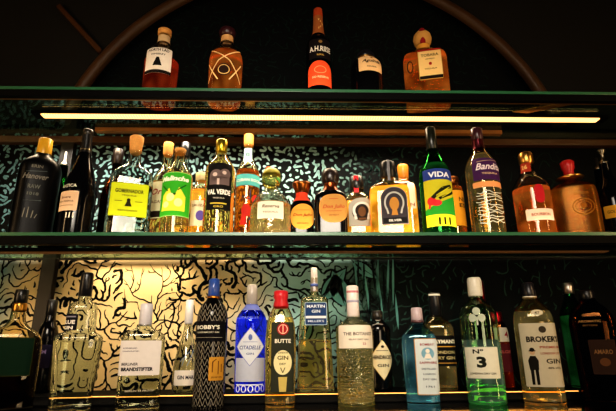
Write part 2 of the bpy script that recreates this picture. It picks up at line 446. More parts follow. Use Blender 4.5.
def fade(x, z): return max(.2, .97-.35*max(0, x-.3))
grow(bm, (.20, .48, -.12, .34), 1, .0125, w0=.0030, up=.8, seeds=900, maxlen=18, branch=.2, wig=.3, rnd=random.Random(19), allow=fade)
grow(bm, (.48, 1.15, -.12, .34), 1, .021, w0=.0026, up=1.5, seeds=600, maxlen=22, branch=.12, wig=.2, rnd=random.Random(9), allow=fade)
grow(bm, (.26, .55, .34, .75), 1, .013, w0=.0034, up=0, seeds=900, maxlen=14, branch=.15, wig=.4, rnd=random.Random(10), allow=fade)
link('mural_fronds', bm, '#243f38', wall, False)
bm = bmesh.new()
grow(bm, (-.75, .75, .76, 1.3), 1, .016, w0=.0028, up=0, seeds=3000, maxlen=12, branch=.15, wig=.4, rnd=random.Random(12))
grow(bm, (.55, 1.0, .34, .75), 1, .022, w0=.0022, up=1, seeds=400, maxlen=20, branch=.1, wig=.2, rnd=random.Random(13))
link('mural_dark_fronds', bm, '#12231e', wall, False)  # dark teal strokes of the mural print
# broad leaves and the hatched trunk painted in the middle of the lower tier
def leaf(bm, px, py, L, W, ang, mi, y):
    cx, cz = wx(px, py); ca, sa = cos(ang), sin(ang); v = []
    for i in range(25):
        t = i/24; w = W*sin(pi*t**.8)*.5; v.append((t*L, w, -w))
    prev = None
    for t, a, b in v:
        cur = [bm.verts.new((cx+t*ca-q*sa, y, cz+t*sa+q*ca)) for q in (a, b)]
        if prev:
            f = bm.faces.new([prev[0], prev[1], cur[1], cur[0]]); f.material_index = mi
        prev = cur
bm = bmesh.new(); rnd = random.Random(4)
for (px, py, L, W, a) in ((322, 300, .13, .05, .9), (345, 306, .12, .06, 1.9), (352, 262, .10, .035, -.6), (300, 345, .1, .04, 1.2)):
    leaf(bm, px, py, L*1.06, W*1.3, a, 0, WALL-.0010); leaf(bm, px, py, L, W, a, 1, WALL-.0014)
    for k in (-1, 1): leaf(bm, px+k*1.5, py-3, L*.7, W*.16, a+k*.22, 0, WALL-.0018)
    leaf(bm, px, py, L*.95, W*.07, a, 0, WALL-.0022)
for k in range(16):
    px = 358+k*2.7; leaf(bm, px+rnd.uniform(-1, 1), 335+rnd.uniform(-50, 10), rnd.uniform(.08, .2), .0075, pi/2+rnd.uniform(-.1, .12), 1 if k % 2 else 0, WALL-.0026)
o = link('mural_leaves', bm, ['#0b0f0e', '#5b8f8c'], wall, False)

# vertical timber post on the left
bm = bmesh.new(); p = at(52, 250, WALL-.02); box_bm(bm, p.x-.022, p.x+.022, WALL-.028, WALL-.003, -.108, .715, .003)
structure(link('trim_1', bm, 'dark_wood', None, False))

# arch over the top shelf, spandrel wall with the arched opening, and the raking rib on its left
def fit_circle(a, b, c):
    ax, az, bx, bz, cx_, cz = *a, *b, *c
    d = 2*(ax*(bz-cz)+bx*(cz-az)+cx_*(az-bz))
    ux = ((ax*ax+az*az)*(bz-cz)+(bx*bx+bz*bz)*(cz-az)+(cx_*cx_+cz*cz)*(az-bz))/d
    uz = ((ax*ax+az*az)*(cx_-bx)+(bx*bx+bz*bz)*(ax-cx_)+(cx_*cx_+cz*cz)*(bx-ax))/d
    return ux, uz, math.hypot(ax-ux, az-uz)
AY = WALL-.035
P = [at(110, 58, AY), at(432, 2, AY), at(512, 62, AY)]
acx, acz, ar = fit_circle(*[(q.x, q.z) for q in P])
bm = bmesh.new(); prev = None; zb = .765
for k in range(65):
    t = pi*k/64; x, z = acx+ar*cos(t), acz+ar*sin(t)
    if z < zb: z = zb
    cur = (bm.verts.new((x, AY, z)), bm.verts.new((x, AY, 2.0)))
    if prev: bm.faces.new([prev[0], cur[0], cur[1], prev[1]])
    prev = cur
for sx, x1 in ((1, 1.9), (-1, -1.9)):
    xa = acx+sx*ar; vs = [bm.verts.new(c) for c in ((xa, AY, zb), (x1, AY, zb), (x1, AY, 2.0), (xa, AY, 2.0))]; bm.faces.new(vs)
structure(link('wall_front', bm, 'plaster', None, False))
bm = bmesh.new(); prev = None; sec = [(-.012, -.001), (-.012, -.02), (.0, -.028), (.016, -.028), (.03, -.016), (.034, -.001)]
for k in range(73):
    t = -.05+(pi+.1)*k/72; cur = []
    for dr, dy in sec:
        x, z = acx+(ar+dr)*cos(t), acz+(ar+dr)*sin(t); cur.append(bm.verts.new((x, AY+dy, max(z, zb))))
    if prev:
        for i in range(len(sec)-1): bm.faces.new([prev[i], prev[i+1], cur[i+1], cur[i]])
    prev = cur
structure(link('trim_2', bm, wood('arch_wood', '#4c3218'), None, True))
a, b_ = at(60, 8, AY), at(102, 54, AY)
bm = bmesh.new(); d = Vector((b_.x-a.x, 0, b_.z-a.z)); nrm = Vector((-d.z, 0, d.x)).normalized()
r = bmesh.ops.create_cube(bm, size=1)
for v in r['verts']: v.co = Vector((a.x, AY-.011, a.z))+d*(v.co.x+.5)+nrm*(v.co.z*.018)+Vector((0, v.co.y*.018, 0))
bmesh.ops.bevel(bm, geom=bm.edges[:], offset=.003, segments=2, affect='EDGES')
structure(link('trim_3', bm, 'brown_wood', None, False))

# glass shelves
SX0, SX1 = -1.35, 1.35
def shelf(label, z, drop, led_y, led_x0, led_x1, rail_h, led_drop, strength, rail='brown_wood'):
    root = empty('glass_shelf', (0, 0, z), 0, label, 'shelf')
    def B(n, x0, x1, y0, y1, z0, z1, m, par=root, bev=.0006): return box(n, x0, x1, y0, y1, z0, z1, m, par, bev)
    B('glass_panel', SX0, SX1, .0005, .318, -.010, 0, 'shelf_glass')
    B('polished_edge', SX0, SX1, -.0025, -.0002, -.0095, -.0005, 'shelf_edge')
    B('front_profile', SX0, SX1, -.002, .014, -drop, -.0105, 'black_metal')
    B('profile_lip', SX0, SX1, .0145, .022, -drop+.001, -drop+.0045, 'bronze')
    hb = B('light_channel', led_x0-.03, led_x1+.03, led_y-.018, led_y+.022, -.0205, -.0105, 'black_metal')
    m = principled('led_%s' % strength, '#ffbe78' if strength > 1 else '#5a3818', .5, 0, .02, 10, emit=strength)
    if strength > 1:                    # rows of diodes showing through the diffuser
        nt = m.node_tree; tc = nt.nodes.new('ShaderNodeTexCoord'); wv = nt.nodes.new('ShaderNodeTexWave'); wv.inputs['Scale'].default_value = 38
        mr = nt.nodes.new('ShaderNodeMapRange'); mr.inputs['To Min'].default_value = strength*.45; mr.inputs['To Max'].default_value = strength*1.5
        nt.links.new(tc.outputs['Object'], wv.inputs['Vector']); nt.links.new(wv.outputs['Fac'], mr.inputs['Value']); nt.links.new(mr.outputs[0], nt.nodes['Principled BSDF'].inputs['Emission Strength'])
    B('light_diffuser', led_x0, led_x1, led_y-.014, led_y+.010, -.0205-led_drop, -.0208, m, hb, 0)
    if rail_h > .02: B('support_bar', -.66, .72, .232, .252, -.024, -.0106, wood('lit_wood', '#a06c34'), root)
    B('back_rail', SX0, SX1, .300, .3265, -rail_h, -.0105, rail, root, .002)
    return root
zt, zm = .73, .30
q0, q1 = at(40, 117, .12), at(600, 119, .12)
shelf('upper glass shelf with a green edge and a bright light strip beneath', zt, .031, .135, q0.x, q1.x, .034, .004, 2.2)
shelf('lower glass shelf between the two rows of bottles, with black front profile', zm, .031, .16, -.95, .95, .012, .003, .45, 'dark_wood')
# black counter and the raised ledge with its lit edge
ctr = empty('bar_counter', (0, 0, -.1337), 0, 'glossy black bar counter under the lowest row of bottles', 'counter')
box('counter_top', -1.9, 1.9, -.12, .328, -.06, 0, 'counter_black', ctr, .002)
led = empty('display_ledge', (0, 0, -.1337), 0, 'raised black ledge at the back of the counter with glowing golden front edge', 'ledge')
box('ledge_slab', -1.35, 1.35, .133, .328, .0005, .0248, 'black_metal', led, .001)
m = principled('led_edge', '#ffb25c', .5, 0, .02, 10, emit=1.6)
ex0, ex1 = at(60, 396, .13).x, at(578, 388, .13).x
box('lit_edge', ex0, ex1, .1300, .1325, .0222, .0242, m, led)
# brass plate put in to imitate a bright diagonal reflection under the shelf
a, b_ = at(524, 117.5, .075), at(574, 109.5, .04)
bm = bmesh.new(); z = .7185; w = .012
q = [(a.x-.02, .10), (b_.x, .030), (b_.x+.012, .048), (a.x+.03, .108)]
vs = [bm.verts.new((x, y, z)) for x, y in q]+[bm.verts.new((x, y, z-.002)) for x, y in q]
bm.faces.new(vs[:4]); bm.faces.new(vs[4:][::-1])
for i in range(4): bm.faces.new([vs[i], vs[4+i], vs[4+(i+1) % 4], vs[(i+1) % 4]])
o = link('reflection_plate', bm, 'm#c9973e', None, False); o['label'] = 'slanted brass plate imitating a reflection under the right end of the upper glass shelf'; o['category'] = 'reflection'

# ------------------------------------------------------------------ lights
def area(name, loc, target, sx, sy, power, col, spread=None):
    l = bpy.data.lights.new(name, 'AREA'); l.shape = 'RECTANGLE'; l.size = sx; l.size_y = sy; l.energy = power; l.color = col
    if spread: l.spread = radians(spread)
    o = bpy.data.objects.new(name, l); C.objects.link(o); o.location = loc
    o.rotation_euler = (Vector(target)-Vector(loc)).to_track_quat('-Z', 'Y').to_euler(); return o
W1 = (1, .78, .52); W2 = (1, .66, .32); W3 = (1, .88, .72)
area('room_light', (-.15, -1.9, 1.0), (.0, .1, .24), .8, .5, 5.2, W3, 60)
area('room_light_low', (.5, -1.6, .1), (.15, .1, .35), .5, .5, 1.5, W1, 80)
# lamps behind the diffusers
area('strip_upper', (-.15, .13, .704), (-.15, .17, 0), 1.5, .02, 5, W1, 110)
area('strip_upper_wall', (-.25, .22, .700), (-.25, .33, .3), 1.3, .02, 3.2, W3, 110)
area('strip_lower', (-.25, .16, .274), (-.25, .20, -.2), 1.3, .02, .9, W1, 110)
g = at(140, 285, WALL); area('ledge_glow', (g.x, .275, .274), (g.x, .335, .14), .30, .02, .38, W1, 130)
g = at(57, 78, AY); area('wedge_glow', (g.x, AY-.05, .78), (g.x, AY-.01, 1.1), .04, .02, .012, W2, 90)
for sx in (-1, 1): area('rim_lamp', (sx*1.5, -.75, .35), (0, .1, .35), .07, 1.3, 7.0, W2)  # unseen tall side lamps added for rim highlights on the bottles
# small lamps added along the shelf fronts to brighten the bottle bases
area('base_fill_top', (.0, .012, .7325), (0, .075, .83), 1.2, .006, .45, W1, 150)
area('base_fill_mid', (-.05, .012, .3025), (-.05, .06, .40), 1.7, .006, .9, W1, 150)
area('base_fill_low', (-.05, .124, -.1330), (-.05, .13, .0), 1.6, .004, .35, W1, 150)
# unseen point lamps added behind the camera for glints on the glass
for i, (x, y, z) in enumerate(((-1.3, -1.9, .9), (-.7, -2.2, 1.3), (.35, -2.2, 1.45), (1.0, -2.0, 1.0), (1.5, -1.6, .5), (-1.6, -1.4, .35))):
    l = bpy.data.lights.new('glint_lamp', 'POINT'); l.energy = 1.1; l.shadow_soft_size = .05; l.color = W2
    o = bpy.data.objects.new('glint_lamp', l); C.objects.link(o); o.location = (x, y, z)
w = bpy.data.worlds.new('world'); bpy.context.scene.world = w; w.use_nodes = True
w.node_tree.nodes['Background'].inputs[0].default_value = (.9, .7, .5, 1); w.node_tree.nodes['Background'].inputs[1].default_value = .004
sc = bpy.context.scene
sc.view_settings.view_transform = 'Standard'; sc.view_settings.look = 'Medium High Contrast'; sc.view_settings.exposure = 0
sc.cycles.max_bounces = 20; sc.cycles.transmission_bounces = 20; sc.cycles.transparent_max_bounces = 12; sc.cycles.glossy_bounces = 6; sc.cycles.diffuse_bounces = 3
sc.cycles.caustics_reflective = False; sc.cycles.caustics_refractive = True; sc.cycles.sample_clamp_indirect = 4; sc.cycles.blur_glossy = .5
sc.cycles.use_denoising = True
# side walls and floor of the dark bar room
structure(box('wall_left', -1.95, -1.9, -2.4, WALL+.05, -1.1, 1.9, 'dark_wood'))
structure(box('wall_right', 1.9, 1.95, -2.4, WALL+.05, -1.1, 1.9, 'dark_wood'))
structure(box('floor', -1.95, 1.95, -2.4, WALL+.05, -1.15, -1.1, 'dark_wood'))

# ================================================================== TOP SHELF
G1 = 'bottles on the upper shelf'; G2 = 'bottles on the middle shelf'; G3 = 'bottles on the counter'
K = '#141210'; Wt = '#f4efe2'
b = Bottle('whiskey_bottle', 'small whiskey bottle with white label and red spirit, leftmost on the top shelf', 'bottle', 158, 'top', .085,
  [(104, 35), (62, 35), (56, 33), (51, 25), (47, 15.5), (44, 12.5), (42, 12), (36, 12)], 'clear', liq=(64, 'l_red'), smooth=4)
b.part('stopper', [(40, 9.5), (36, 11.5), (35.5, 14), (31, 14)], 'cork')
b.foil('neck_seal', 45, 38, '#d9b98c')
b.label(146, 171, 57, 82, '#e9ddd0', [T('NORTH LAD', 59.5, 19, 3), T('WHISKEY', 64, 13, 1.6), S(disc(0, 71, 2.2, 3)+[[(-4, 75), (4, 75), (1, 67), (-1, 67)]], K), ('shape', rectp(-12.5, 12.5, 79, 82), '#1a1512', 'label_band')], shape='rect')
b.label(150, 168, 51, 56, None, [T('LAWLESS', 53.5, 16, 2.8)])

b = Bottle('rum_bottle', 'amber rum bottle wrapped in a pale raffia net on the top shelf', 'bottle', 224, 'top', .085,
  [(104, 33), (64, 34), (57, 32), (52, 26), (48, 17), (45, 12.5), (42, 12), (38, 12)], 'clear', liq=(57, 'l_deep'), smooth=4)
b.part('stopper', [(37.5, 15), (33, 17), (30.5, 15)], 'p#35151a')
b.foil('neck_label', 44, 38, '#cf9f68')
net = []
for k in (-2, 0, 2):
    net += linep([(k*9-15, 54), (k*9+4, 70), (k*9+14, 88)], .9)+linep([(k*9+15, 54), (k*9-4, 70), (k*9-14, 88)], .9)
b.label(207.5, 242, 52, 92, None, [S([P for P in net if all(abs(x) < 17 for x, y in P)], '#e6c187', 'raffia_net'), S(disc(0, 79, 5, 5.5), '#2a1a12', 'seal'), S(ringp(0, 79, 4.2, 4.6, .7), '#d8b070', 'seal_ring')])

b = Bottle('rum_bottle', 'tallest bottle on the top shelf, dark with an orange arched lower label', 'bottle', 319.5, 'top', .075,
  [(104, 26), (50, 25.5), (43, 22), (39, 15), (35, 11.5), (28, 10), (12, 8)], 'black_glass', solid=True, smooth=3)
b.foil('neck_foil', 37, 12.2, '#96562c')
b.part('cap', [(18, 9.6), (10, 8.6)], '#a8401e')
b.label(309.5, 330, 46, 66, '#150f10', [T('A.H.RIISE', 56.5, 19, 5.2, '#e9e2d4'), T('ROYAL', 62.5, 6, 1.6, '#d9b25c'), S(disc(0, 49.5, 1.6), '#8a6a38')])
b.label(308.5, 331, 68, 92, '#e2542c', [T('XO RESERVE', 84, 14, 2, '#f7d9b0'), S(ringp(0, 77, 5, 3.6, .6), '#f0a878')], shape='arch')
b.label(316, 323, 20, 32, None, [S(linep([(-2, 32), (2, 27), (-1.6, 22)], 1.2), '#e7c277')])

b = Bottle('liqueur_bottle', 'squat black round bottle with cream script label on the top shelf', 'bottle', 368, 'top', .085,
  [(104, 32), (72, 32), (67, 30), (63.5, 25), (61, 17), (59, 15), (56, 15)], 'black_glass', solid=True, smooth=2)
b.part('cap', [(60, 17), (55.5, 17), (55, 13), (52.5, 12)], 'p#16161c'); b.part('neck_band', [(61.2, 17.6), (59, 17.6)], 'm#b88a50')
b.label(359, 381, 63.5, 79.5, '#e2b884', [T('Aguinda', 70, 16, 4.2, K, it=.35), T('SOLERA', 75.5, 8, 1.3), S(disc(0, 66, 1), '#8a5a30')])

b = Bottle('tequila_bottle', 'faceted square amber decanter with red-striped ball stopper, rightmost on the top shelf', 'bottle', 428.5, 'top', .085,
  [(104, 45), (64, 44), (59, 41), (55.5, 33), (53.5, 18), (50, 13), (45, 13)], 'cut', n=7, depth=.62, liq=(58, 'l_deep'), smooth=2, face=.8)
b.part('stopper', [(47, 12), (44, 17), (40, 19), (36, 17), (33, 11), (32, 5)], '#c89650')
b.part('stopper_stripe', [(47, 5), (44, 7.5), (40, 8), (36, 7), (33, 5.5), (31.8, 3)], '#8e1a20', dy=-.017, depth=.9)
b.foil('neck_seal', 52, 47, '#d89a40')
b.label(418.5, 441.5, 57, 87, '#e6c07e', [T('TOBARA', 63.5, 17, 2.8, '#3a2412'), T('ANEJO', 67.5, 9, 1.4, '#3a2412'), S(disc(0, 72, 1.5), '#9b2418'), T('TEQUILA', 77, 12, 1.6, '#5a3c1c'), ('shape', rectp(-11.2, 11.2, 57.2, 59.2), '#a02218', 'label_band'), ('shape', rectp(-11, 11, 83.5, 86.6), '#1a120c', 'label_foot')], border=('#c79a4c', .6))
b.label(406.5, 414, 66, 80, None, [S(ringp(0, 73, 3.2, 6, 1), '#22160c', 'side_ring')])

# ================================================================== MIDDLE SHELF
b = Bottle('liqueur_bottle', 'black bottle with a mustard cap and white lettering, leftmost on the middle shelf', 'bottle', 29, 'mid', .085,
  [(240, 45), (172, 44), (166, 41), (161, 30), (158, 18), (154, 15), (146, 14)], 'black_matte', solid=True, n=3, depth=.8, smooth=3)
b.part('cap', [(159, 15), (157, 16), (140, 15)], 'p#d9a528')
b.label(18, 50, 166, 226, None, [T('ERIN', 172, 11, 3, '#75736a'), T('Hanover', 182, 25, 5.5, '#7d7a72', it=.35), T('RAW', 192, 12, 4, '#6c706a'), T('1018', 199, 11, 3, '#6c706a'),
   S(linep([(-10, 178), (10, 176)], .5)+linep([(-8, 206), (9, 205)], .4), '#5a6464', 'ornament'), S(linep([(-6, 222), (-5, 213)], .9)+linep([(-2, 222), (-1.5, 212)], .9)+linep([(2, 222), (3, 215)], .9)+linep([(5, 222), (7, 218)], .7), '#75736a', 'tree_drawing')])

b = Bottle('spirit_bottle', 'narrow dark bottle with steel pourer, half hidden behind the mustard-capped black bottle', 'bottle', 51, 'mid', .20,
  [(236, 26), (196, 26), (186, 18), (178, 10), (166, 8.5)], 'green_dark', liq=(200, 'l_brown'))
b.part('pourer', [(168, 8), (164, 8), (162, 3.4), (152, 2.4)], 'm#a8a8a0')

b = Bottle('wine_bottle', 'black long-necked wine bottle with a square cream label on the middle shelf', 'bottle', 73, 'mid', .08,
  [(240, 36), (196, 36), (186, 33), (172, 24), (160, 15), (150, 11), (141, 10), (134, 9.6)], 'black_glass', solid=True, smooth=4)
b.foil('neck_foil', 154, 135, 'p#101012'); b.part('neck_ring', [(152, 12), (150, 12)], 'm#8a7a56'); b.part('cap', [(136, 10.6), (130.5, 10.4)], 'p#14120f')
b.label(58, 78, 196, 215, '#d8b796', [T('Rivera', 202, 9, 2.2, '#5a2a18', it=.3), T('GRAN RESERVA', 206, 14, 1.6, '#5a3a28'), S(linep([(-7, 210), (7, 210)], .4), '#5a3a28', 'rule')])
b.label(60, 81, 186, 194, None, [T('ANTICA', 190.5, 15, 3.2, '#d8d4c6')])
b.label(60, 80, 216, 223, None, [S(linep([(-2, 222), (-2, 217)], 1.1)+linep([(1, 222), (1, 217)], 1.1)+linep([(4, 222), (4, 217)], 1.1), '#cfcabc', 'mark')])

b = Bottle('tequila_bottle', 'clear corked bottle with a large plain yellow-green label on the middle shelf', 'bottle', 126, 'mid', .08,
  [(240, 46), (182, 43), (177, 42), (172.5, 34), (169, 22), (165, 14), (156, 12.5), (152, 13)], 'clear', n=5, depth=.7, liq=(188, 'l_water'), smooth=3)
b.part('stopper', [(155, 9), (152, 12.5), (147, 13), (143, 14.5), (138, 14.5), (137, 13)], 'cork')
b.label(110.5, 147.5, 188, 220.5, '#c9d424', [T('GOBERNADOR', 196, 27, 3.8, '#23240c', b=.03), T('TEQUILA', 200.5, 14, 1.6, '#3a3c14'), S(disc(0, 205, 1.8)+[[(-3.4, 211), (3.4, 211), (1, 205), (-1, 205)]]+linep([(-13, 206), (-6, 206)], .5)+linep([(6, 206), (13, 206)], .5), '#2a2a10'), T('REPOSADO', 215, 18, 1.6, '#4a4c18')], border=('#a9b41c', .7), off=.0008)
b = Bottle('spirit_bottle', 'dark-necked bottle peeping out left behind the one with yellow-green label', 'bottle', 107, 'mid', .20,
  [(236, 26), (196, 26), (186, 20), (176, 10), (160, 9.5)], 'amber_glass', liq=(205, 'l_brown'))
b.part('cap', [(165, 11), (150, 11)], 'p#1b1210')

b = Bottle('tequila_bottle', 'corked bottle with pale red-lettered label, half behind the green fruit label bottle', 'bottle', 160, 'mid', .165,
  [(236, 29), (186, 28), (178, 25), (172, 17), (167, 11), (156, 10)], 'warm', liq=(184, 'l_pale'))
b.part('stopper', [(157, 8), (154, 10), (147, 10.5), (143.5, 10.5)], 'cork')
b.label(149, 173, 186, 222, '#cfc9a4', [T('Oro', 196, 12, 6, '#8a2a30', it=.3), T('AGAVE', 206, 12, 3, '#6a4a40'), ('shape', rectp(-11, 11, 215, 221), '#2a2018', 'label_foot')])
b = Bottle('tequila_bottle', 'black-capped clear bottle almost hidden behind the green fruit label bottle', 'bottle', 178, 'mid', .25,
  [(236, 22), (190, 22), (178, 16), (168, 9), (156, 8.5)], 'clear', liq=(190, 'l_water'))
b.part('cap', [(158, 10), (143.5, 10)], 'p#101010')
b = Bottle('tequila_bottle', 'slim clear bottle with bright green label picturing yellow fruit', 'bottle', 173.5, 'mid', .075,
  [(240, 31), (180, 30), (174, 27), (168, 19), (163, 12), (157, 11), (152, 11)], 'warm', liq=(176, 'l_pale'), smooth=4)
b.part('stopper', [(155, 9), (152, 11.5), (149.6, 12)], 'cork')
b.label(161.5, 190, 177, 220, '#3aa52a', [T('Malinche', 183.5, 22, 5, '#f2f2e0', it=.25, b=.04),
   S([[(-9, 215), (-8, 200), (-3, 193), (0, 204), (0, 215)], [(0, 215), (0, 203), (4, 192), (9, 201), (9, 215)]], '#e3dc48', 'fruit'), S(disc(-2, 202, 3, 4)+disc(4, 207, 3, 4)+disc(-5, 209, 2.4, 3), '#f3f0a0', 'fruit_highlight'),
   S(linep([(-4, 196), (-9, 190)], 1)+linep([(3, 195), (9, 189)], 1)+disc(1, 199, 1), '#1c5a18', 'leaves')], border=('#9bd27a', .6))

b = Bottle('spirit_bottle', 'short pale bottle with a white and violet label, left of the black photograph label', 'bottle', 198, 'mid', .15,
  [(234, 25), (198, 25), (190, 21), (184, 13), (179, 11)], 'warm', liq=(192, 'l_gold'))
b.part('cap', [(182, 13), (174, 13)], 'p#d8c690')
b.label(190, 207, 204, 229, '#efe3bc', [S(disc(2, 219, 4, 5), '#6a5aa8', 'violet_mark'), T('SAUZA', 209, 12, 2.4, '#7a5a30')])

b = Bottle('mezcal_bottle', 'clear bottle with gold cap and a black photographic label in white capitals', 'bottle', 217, 'mid', .075,
  [(240, 31), (172, 30), (166, 26), (161, 18), (157, 12), (152, 11)], 'warm', liq=(160, 'l_pale'), smooth=4)
b.part('cap', [(153, 11.5), (141.5, 11.5), (140.5, 10)], 'm#c9b43a')
b.label(207.5, 231, 168, 214, '#141312', [S(disc(-3, 181, 6, 6)+disc(5, 179, 5, 5)+rectp(-9, 9, 182, 190), '#6a5a58', 'photograph'), S(disc(-4, 180, 2)+disc(4, 178, 1.8)+rectp(-2, 0, 184, 190), '#c9b4aa', 'figures'),
   T('VAL VERDE', 197, 21, 5, '#f0eee4', b=.04), T('TEQUILA', 203, 10, 1.5, '#cfcabc'), S(linep([(-7, 208), (7, 208)], 1.2), '#c9b448', 'rule'), T('ORO', 211, 8, 2, '#c9b448')], skew=0)

b = Bottle('mezcal_bottle', 'tall corked bottle with turquoise band and red pattern on amber spirit', 'bottle', 245.5, 'mid', .178,
  [(240, 25), (176, 24), (169, 21), (163, 14), (158, 10.5), (146, 9.5)], 'warm', liq=(172, 'l_amber'), smooth=4)
b.part('stopper', [(148, 8), (145, 10), (136, 10), (135, 9)], 'cork'); b.label(244, 252, 150, 165, '#8fb0b4', [T('XX', 157, 4, 4, '#33535c')], name='neck_label')
b.label(236.5, 259.5, 178, 189.5, '#59b3b0', [T('CUBAN ROOM', 184, 20, 2.8, '#e9f2ea')], border=('#2f7f86', .5))
b.label(239, 258, 192, 228, None, [S(disc(-3, 214, 4, 6)+disc(5, 203, 3.5, 5)+[[(-8, 228), (-5, 206), (-2, 228)], [(3, 228), (6, 208), (8, 228)]], '#c23228', 'red_pattern'), S(linep([(0, 193), (0, 203), (-7, 200)], .9)+linep([(7, 197), (8, 206)], .9)+disc(1, 222, 2), '#2c3a5a', 'blue_pattern')])

b = Bottle('tequila_bottle', 'squat domed crystal decanter with a big round green and orange ball stopper', 'bottle', 270.5, 'mid', .075,
  [(240, 42), (216, 42), (206, 39), (199, 32), (194, 22), (190, 14), (187, 13)], 'cut', liq=(206, 'l_lit'), smooth=4)
b.part('stopper', [(189, 11), (185.5, 17), (181, 19), (175, 18.5), (171, 13), (168.8, 7)], glassm('stopper_glass', '#f6f2b4', .05, 1.45, .5, 120))
b.part('stopper_crown', [(175.8, 18.7), (172, 15.8), (169.5, 10.5), (168, 6)], principled('stopper_paint', '#a8a040', .3, 0, .6, 60))
b.part('stopper_knob', [(171, 8), (167.5, 6)], '#d0682a', dx=-.008)
b.label(258, 283, 207, 224, '#e8e0cc', [T('Reserva', 212, 16, 3.4, '#6a5a40', it=.3), T('TEQUILA', 218, 14, 1.8, '#7a6a50')], name='label')

b = Bottle('tequila_bottle', 'small round bottle with bronze disc cap, red neck seal and a golden round label', 'bottle', 302, 'mid', .075,
  [(240, 24), (212, 24), (207, 23), (203, 18), (200, 12), (196, 11), (192, 11)], 'black_glass', solid=True, smooth=2, n=4, depth=.8)
b.part('cap', [(193.5, 13), (190, 15), (186.5, 19), (184, 19), (183.3, 16)], 'm#8a5224')
b.foil('neck_seal', 203, 194, '#d3442a', .0012)
b.label(291, 313.5, 206.5, 232, '#cf9440', [T('Don Julio', 218, 17, 3.4, '#7a3418', it=.3), T('REPOSADO', 226, 10, 1.5, '#8a4a20'), S(linep([(-6, 213), (6, 213)], .4), '#9a5a28', 'rule')], shape='oval')

b = Bottle('tequila_bottle', 'large black rectangular-shouldered bottle with a rounded tan label and bronze neck', 'bottle', 331.5, 'mid', .07,
  [(240, 33), (201, 32), (197, 30), (194, 23), (191, 14), (188, 12.5), (184, 12.5)], 'black_glass', solid=True, n=6, depth=.8, smooth=1)
b.part('cap', [(184.5, 15), (181, 18), (175, 17), (171, 14), (170, 11)], 'p#1f1412')
b.foil('neck_seal', 193, 184.5, 'm#8a4a28', .001)
b.label(319.5, 346.5, 198, 226, '#b48648', [T('Don Julio', 211, 20, 4.6, '#a8482c', it=.3), T('ANEJO', 219, 9, 1.8, '#8a5a30'), S(linep([(-4, 203), (4, 203)], .5)+linep([(-7, 215), (7, 215)], .4), '#a8482c', 'rule')], shape='soft', border=('#c08a48', .9))

def horseshoe(cy, r, mm='#d8d8d4', t=2.2):
    return S(ringp(0, cy, r, r*1.15, t, radians(140), radians(400), 24)+linep([(-r*.72, cy+r*.7), (-r*.62, cy+r*1.1)], t)+linep([(r*.72, cy+r*.7), (r*.62, cy+r*1.1)], t), mm, 'horseshoe')
b = Bottle('tequila_bottle', 'small square bottle with black cap, red ribbon and silver horseshoe label', 'bottle', 359, 'mid', .165,
  [(240, 26), (204, 25), (200, 24), (197, 19), (194, 13), (190, 12)], 'warm', n=6, depth=.85, liq=(203, 'l_gold'), smooth=2)
b.part('cap', [(191, 14.5), (178, 14), (177, 12)], 'p#121212'); b.label(354.2, 358.2, 178, 195, '#c92c34', name='ribbon', off=.0035)
b.label(349, 370.5, 201, 229, '#a8a59c', [S(disc(0, 215, 8, 9), '#2a2422', 'medallion'), horseshoe(214, 7.6), S(disc(0, 215, 3, 5)+linep([(-3, 222), (3, 222)], 2), '#6a4a30', 'horse_head')], shape='arch')

b = Bottle('tequila_bottle', 'orange-stoppered bottle standing behind the right side of the big horseshoe label bottle', 'bottle', 408.5, 'mid', .19,
  [(236, 24), (192, 23), (187, 21), (183, 15), (181, 10), (176, 10)], 'warm', n=6, depth=.9, liq=(188, 'l_gold'), smooth=2)
b.part('stopper', [(181, 10), (170, 11), (167, 11), (165.5, 10)], 'p#d98a2c'); b.label(408, 415, 186, 212, '#f2dfc0', [T('N', 208, 4, 3, '#8a4a28')], name='side_label')
b = Bottle('tequila_bottle', 'big square bottle of golden tequila with black cap and dark horseshoe medallion label', 'bottle', 392, 'mid', .09,
  [(240, 42), (193, 39), (189, 36), (186, 27), (183, 17), (180, 15), (176, 15)], 'warm', n=6, depth=.8, liq=(190, 'l_gold'), smooth=2)
b.part('cap', [(179, 16.5), (164, 15.5), (162.8, 14)], 'p#121214'); b.label(387.3, 389.7, 163, 184, '#77777c', name='ribbon', off=.003)
b.label(381, 407, 192, 229, '#38343a', [horseshoe(208, 9.6, '#a8a8a4', 1.7), S(disc(0, 209, 4.5, 6.5), '#a87838', 'horse_head'), S([[(-2, 214), (2, 214), (3, 220), (-3, 220)]], '#a87838', 'horse_neck'), ('shape', rectp(-11, 11, 222.5, 227.5), '#17161a', 'label_foot'), T('SILVER', 225, 12, 2.2, '#cfcfcc')], shape='arch', border=('#8a8880', .8))

